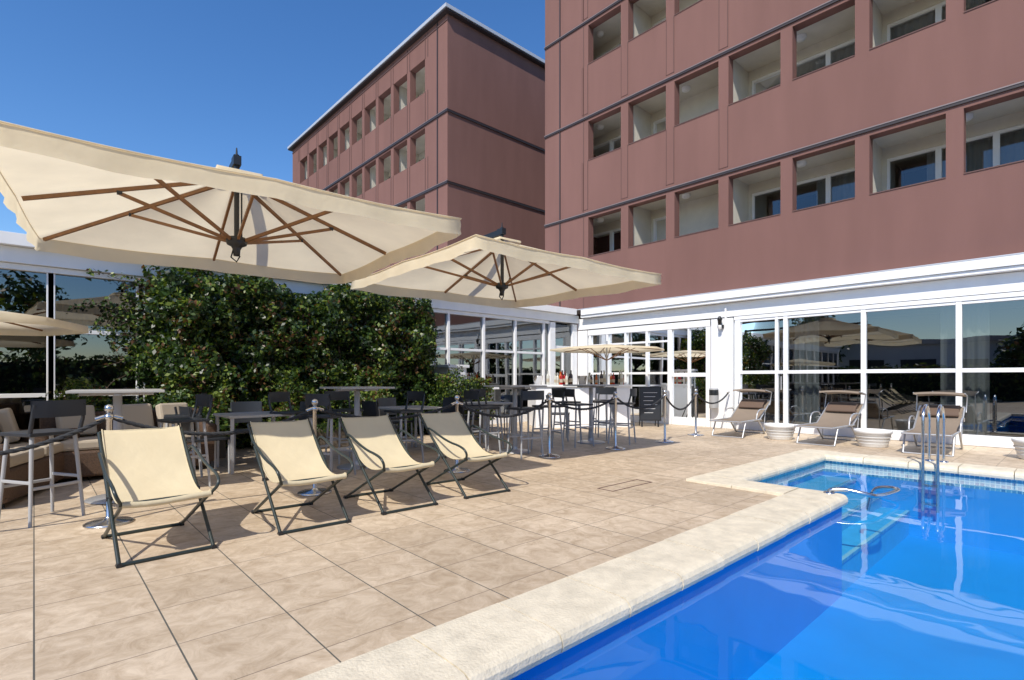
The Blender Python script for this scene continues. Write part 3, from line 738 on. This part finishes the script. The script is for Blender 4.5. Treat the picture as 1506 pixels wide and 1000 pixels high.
# ------------------------------------------------------------ rope barrier
def stanch():
    mb=MB();mb.lathe([(0,.0),(.17,.0),(.172,.012),(.15,.022),(.05,.035),(.03,.05),(.021,.06),(.021,.93),(.032,.935),(.034,.955),(.028,.975),(.012,.985),(0,.987)],0,0,'steel',24)
    mb.lathe([(.021,.86),(.034,.865),(.034,.90),(.021,.905)],0,0,'steel',16);return mb.mesh('rope_stanchion')
sm=stanch()
SP=[(-1.25,5.5),(.46,5.47),(2.18,5.47),(4.06,5.52),(5.85,5.57),(7.36,5.45),(8.85,5.41),(10.37,5.60),(12.28,5.78)]
for i,(x,y) in enumerate(SP[:-1]): place('rope_stanchion',sm,(x,y,0))
for i in range(len(SP)-1):
    a=Vector((*SP[i],.885));b=Vector((*SP[i+1],.885));L=(b-a).length;d=(b-a).normalized();n=Vector((-d.y,d.x,0));sag=[.26,.20,.15,.22,.18,.22,.3,.24][i]
    mb=MB();nn=int(L/.014)
    for ph in (0,2.094,4.189):
        pts=[]
        for j in range(nn+1):
            t=j/nn;c=a+(b-a)*t+Vector((0,0,-sag*4*t*(1-t)));an=ph+t*L/.085*2*math.pi*.5
            pts.append(c+n*math.cos(an)*.0095+Vector((0,0,1))*math.sin(an)*.0095)
        mb.tube(pts,.0105,'rope',6)
    for t in (0.0,1.0):
        c=a if t==0 else b;s=d if t==0 else -d
        mb.tube([c+s*.03,c+s*.09-Vector((0,0,.02))],.019,'steel',10)
    mb.make('barrier_rope')

# ------------------------------------------------------------ sun loungers
def lounger():
    mb=MB();w=.31
    for s in (-1,1):
        Y=s*w
        mb.tube([(0,Y,.33),(1.12,Y,.33)],.016,'alu',8);mb.tube([(1.05,Y,.33),(1.70,Y,.70)],.015,'alu',8)
        mb.tube([(.28,Y,.33),(.10,Y,.012)],.015,'alu',8);mb.tube([(.95,Y,.33),(1.35,Y,.012)],.015,'alu',8);mb.tube([(1.42,Y*.97,.54),(1.30,Y*.97,.05)],.010,'alu',6)
        mb.tube(smoothpts([(1.30,Y*1.08,.48),(1.25,Y*1.1,.55),(.85,Y*1.1,.54),(.78,Y*1.08,.34)],2),.013,'alu',8)
        mb.tube([(1.56,Y*1.1,.62),(1.66,Y*1.12,.90),(1.30,Y*1.12,.95)],.010,'alu',6)
    for x,z in ((0,.33),(1.12,.33),(.10,.012),(1.35,.012)): mb.tube([(x,-w,z),(x,w,z)],.014,'alu',8)
    mb.tube([(1.70,-w,.70),(1.70,w,.70)],.014,'alu',8)
    pr=[(-.01,.34),(.1,.345),(.5,.325),(.9,.325),(1.06,.345),(1.2,.425),(1.45,.565),(1.68,.695),(1.71,.70)]
    mb.sheet([[(x,y,z-.015*(1-(y/.29)**2)) for y in np.linspace(-.295,.295,7)] for x,z in pr],'taupe')
    rr=[]
    for t in np.linspace(0,2*math.pi,13):
        rr.append([(1.50+.17*math.cos(t)*.87-.045*math.sin(t)*.5,y,.64+.17*math.cos(t)*.5+.045*math.sin(t)*.9) for y in (-.26,-.24,0,.24,.26)])
    mb.sheet(rr,'pillow')
    mb.sheet([[(x,y,z+.02*(1-(y/.34)**2)) for y in np.linspace(-.345,.345,7)] for x,z in ((1.72,.88),(1.66,.91),(1.48,.94),(1.28,.955),(1.26,.92))],'taupe')
    return mb.mesh('sun_lounger')
lg=lounger()
for x,y,r in ((10.40,4.98,3),(10.32,3.32,-2),(10.28,1.70,2),(10.3,-1.2,0)): place('sun_lounger',lg,(x,y,0),math.radians(r))
def pot():
    mb=MB();mb.lathe([(0,0),(.20,0),(.215,.02),(.27,.24),(.285,.25),(.29,.29),(.28,.30),(.26,.295),(.25,.25),(0,.24)],0,0,'pot',32)
    for i in range(3):
        mb.lathe([(.226+.013*i*1.4,.06+.055*i),(.234+.013*i*1.4,.07+.055*i),(.232+.013*i*1.4,.08+.055*i)],0,0,'pot',32)
    return mb.mesh('flower_pot')
pt=pot()
for x,y in ((10.95,4.12),(10.95,2.56),(11.0,.5)): place('flower_pot',pt,(x,y,0))

# ------------------------------------------------------------ bar counter
ang=math.radians(-33.6)
mb=MB();mb.box(0,2.4,0,.62,0,1.0,'white');mb.box(-.04,2.44,-.05,.66,1.003,1.05,'white');mb.box(.05,2.35,-.012,-.002,.08,.95,'white')
mb.box(.02,.6,.66,1.2,0,.9,'white')
mb.make('bar_counter',(8.98,9.0,0),ang,bevel=.01)
def bottle(col,nm):
    m=pmat(nm,col,.08,spec=.6);mb=MB();mb.lathe([(0,0),(.037,0),(.038,.01),(.038,.19),(.03,.225),(.014,.25),(.0135,.30),(.016,.302),(.016,.315),(0,.316)],0,0,m,14)
    mb.lathe([(.0385,.06),(.0388,.062),(.0388,.14),(.0385,.142)],0,0,'cushion',14);return mb.mesh('bottle')
bts=[bottle((.01,.03,.012),'green_glass'),bottle((.5,.12,.01),'orange_liqueur'),bottle((.5,.5,.45),'white_spirit'),bottle((.03,.012,.006),'brown_glass'),bottle((.3,.01,.01),'red_liqueur')]
def onbar(u,v,z=1.05):
    c,s=math.cos(ang),math.sin(ang);return (8.98+u*c-v*s,9.0+u*s+v*c,z)
for i in range(30):
    u=.25+random.choice((0,.0,.9,1.5))+random.uniform(0,.7);place('bottle',random.choice(bts),onbar(min(u,2.3),random.uniform(.1,.5)),sc=random.uniform(.8,1.15))
mb=MB();mb.lathe([(0,0),(.09,0),(.12,.22),(.125,.225),(.115,.22),(.085,.02),(0,.02)],0,0,'steel',20)
bm_=mb.mesh('ice_bucket');place('ice_bucket',bm_,onbar(.12,.3));place('ice_bucket',bm_,onbar(1.25,.3))
mb=MB();mb.box(-.27,.27,-.02,.02,.15,1.0,'black');mb.box(-.24,.24,-.024,-.021,.18,.97,'blackplastic')
for i in range(6): mb.box(-.17+.02*(i%2),.17-.05*(i%3),-.027,-.0245,.85-.1*i,.858-.1*i,'white')
mb.beam((-.2,0,0),(-.2,0,.2),.03,.03,'black');mb.beam((.2,0,0),(.2,0,.2),.03,.03,'black');mb.beam((-.2,.35,0),(-.2,.02,.8),.02,.02,'black');mb.beam((.2,.35,0),(.2,.02,.8),.02,.02,'black')
mb.make('menu_board',(11.35,7.35,0),math.radians(-45))
mb=MB();mb.lathe([(0,.48),(.10,.48),(.105,.5),(.105,.93),(.11,.95),(.09,.97),(0,.97)],12.2,6.12,'greyplastic',20);mb.box(12.28,12.345,6.08,6.16,.6,.9,'black');mb.lathe([(.106,.80),(.108,.81),(.108,.92),(.106,.93)],12.2,6.12,'black',20);mb.make('wall_ashtray_bin')
mb=MB();mb.box(12.26,12.345,5.93,6.03,2.42,2.50,'black');mb.lathe([(0,2.50),(.04,2.50),(.055,2.62),(.065,2.63),(.03,2.70),(0,2.71)],12.22,5.98,'black',8);mb.lathe([(0,2.38),(.045,2.40),(.045,2.49)],12.22,5.98,'lamp',8);mb.make('wall_lantern')

# ------------------------------------------------------------ lounge furniture
def sofa():
    mb=MB();mb.box(-.85,.85,-.38,.38,.05,.36,'wicker');mb.box(-.85,.85,.24,.382,.362,.78,'wicker')
    for s in (-1,1): mb.box(s*.85-.07,s*.85+.07,-.385,.24,.1,.60,'wicker')
    for x in (-.39,.39): mb.box(x-.37,x+.37,-.37,.22,.363,.48,'cushion')
    for x in (-.5,.1,.52):
        mb.beam((x,.10,.50),(x-.03,.19,.86),.38,.13,'cushion')
    for sx in (-.75,.75):
        for sy in (-.3,.3): mb.cyl((sx,sy,0),(sx,sy,.06),.025,.025,'black',8)
    return mb.mesh('wicker_sofa')
sf=sofa()
for x,y,r in ((-.25,7.6,70),(-.9,8.1,20),(.9,8.25,0)): place('wicker_sofa',sf,(x,y,0),math.radians(r),bevel=.03)
mb=MB();mb.box(-.4,.4,-.4,.4,.70,.73,'tabletop');[mb.box(a-.02,a+.02,b-.02,b+.02,0,.699,'alu') for a in (-.36,.36) for b in (-.36,.36)]
lt=mb.mesh('garden_table')
for x,y in ((2.2,7.6),(4.6,7.6),(6.6,8.0)): place('garden_table',lt,(x,y,0),bevel=.004)
mb=MB()
mb.box(-.22,.22,-.22,.22,.43,.46,'blackplastic')
for a in (-.2,.2):
    mb.tube([(a,-.2,0),(a*.95,-.2,.44)],.014,'greyplastic',8);mb.tube([(a*1.05,.24,0),(a,.2,.44)],.014,'greyplastic',8);mb.tube([(a,.2,.44),(a,.27,.85)],.014,'blackplastic',8)
mb.sheet([[(x,.225+.035*(z-.5)*3-.03*(x/.2)**2,z) for x in np.linspace(-.2,.2,7)] for z in (.55,.65,.75,.86)],'blackplastic')
ch=mb.mesh('garden_chair')
for x,y,r in ((2.75,7.7,-80),(1.6,7.5,100),(2.3,8.2,-10),(5.2,7.6,-90),(4.0,7.4,100),(4.7,8.2,10),(6.6,8.5,0),(7.2,8.1,-80),(6.0,7.9,95),(8.4,7.7,40)): place('garden_chair',ch,(x,y,0),math.radians(r),bevel=.004)

# ------------------------------------------------------------ camera, sun, sky
cam=bpy.data.cameras.new('camera');co=bpy.data.objects.new('camera',cam);scene.collection.objects.link(co)
co.location=(0,0,1.2);co.rotation_euler=(math.radians(90),0,-math.atan2(.6734,.7393))
cam.sensor_width=36;cam.lens=18.45;cam.shift_y=.0378;cam.clip_start=.05;cam.clip_end=1500
scene.camera=co
el=math.radians(46);az=math.radians(24)
d=Vector((math.cos(el)*math.cos(az),math.cos(el)*math.sin(az),-math.sin(el)))
sl=bpy.data.lights.new('sun','SUN');sl.energy=5.0;sl.angle=math.radians(.5);sl.color=(1,.94,.84)
so=bpy.data.objects.new('sun',sl);scene.collection.objects.link(so);so.rotation_euler=d.to_track_quat('-Z','Y').to_euler();so.location=(-20,-10,30)
wd=bpy.data.worlds.new('World');scene.world=wd;wd.use_nodes=True;nt=wd.node_tree
bg=nt.nodes['Background'];sk=nt.nodes.new('ShaderNodeTexSky');sk.sky_type='NISHITA';sk.sun_disc=False;sk.sun_elevation=el
sk.sun_rotation=math.atan2(-d.x,-d.y);sk.air_density=1.0;sk.dust_density=.2;sk.ozone_density=3.0
hs=nt.nodes.new('ShaderNodeHueSaturation');hs.inputs['Hue'].default_value=.506;hs.inputs['Saturation'].default_value=1.25;hs.inputs['Value'].default_value=1.2
nt.links.new(sk.outputs[0],hs.inputs['Color']);nt.links.new(hs.outputs[0],bg.inputs[0]);bg.inputs[1].default_value=.15
print('DONE',len(bpy.data.objects))
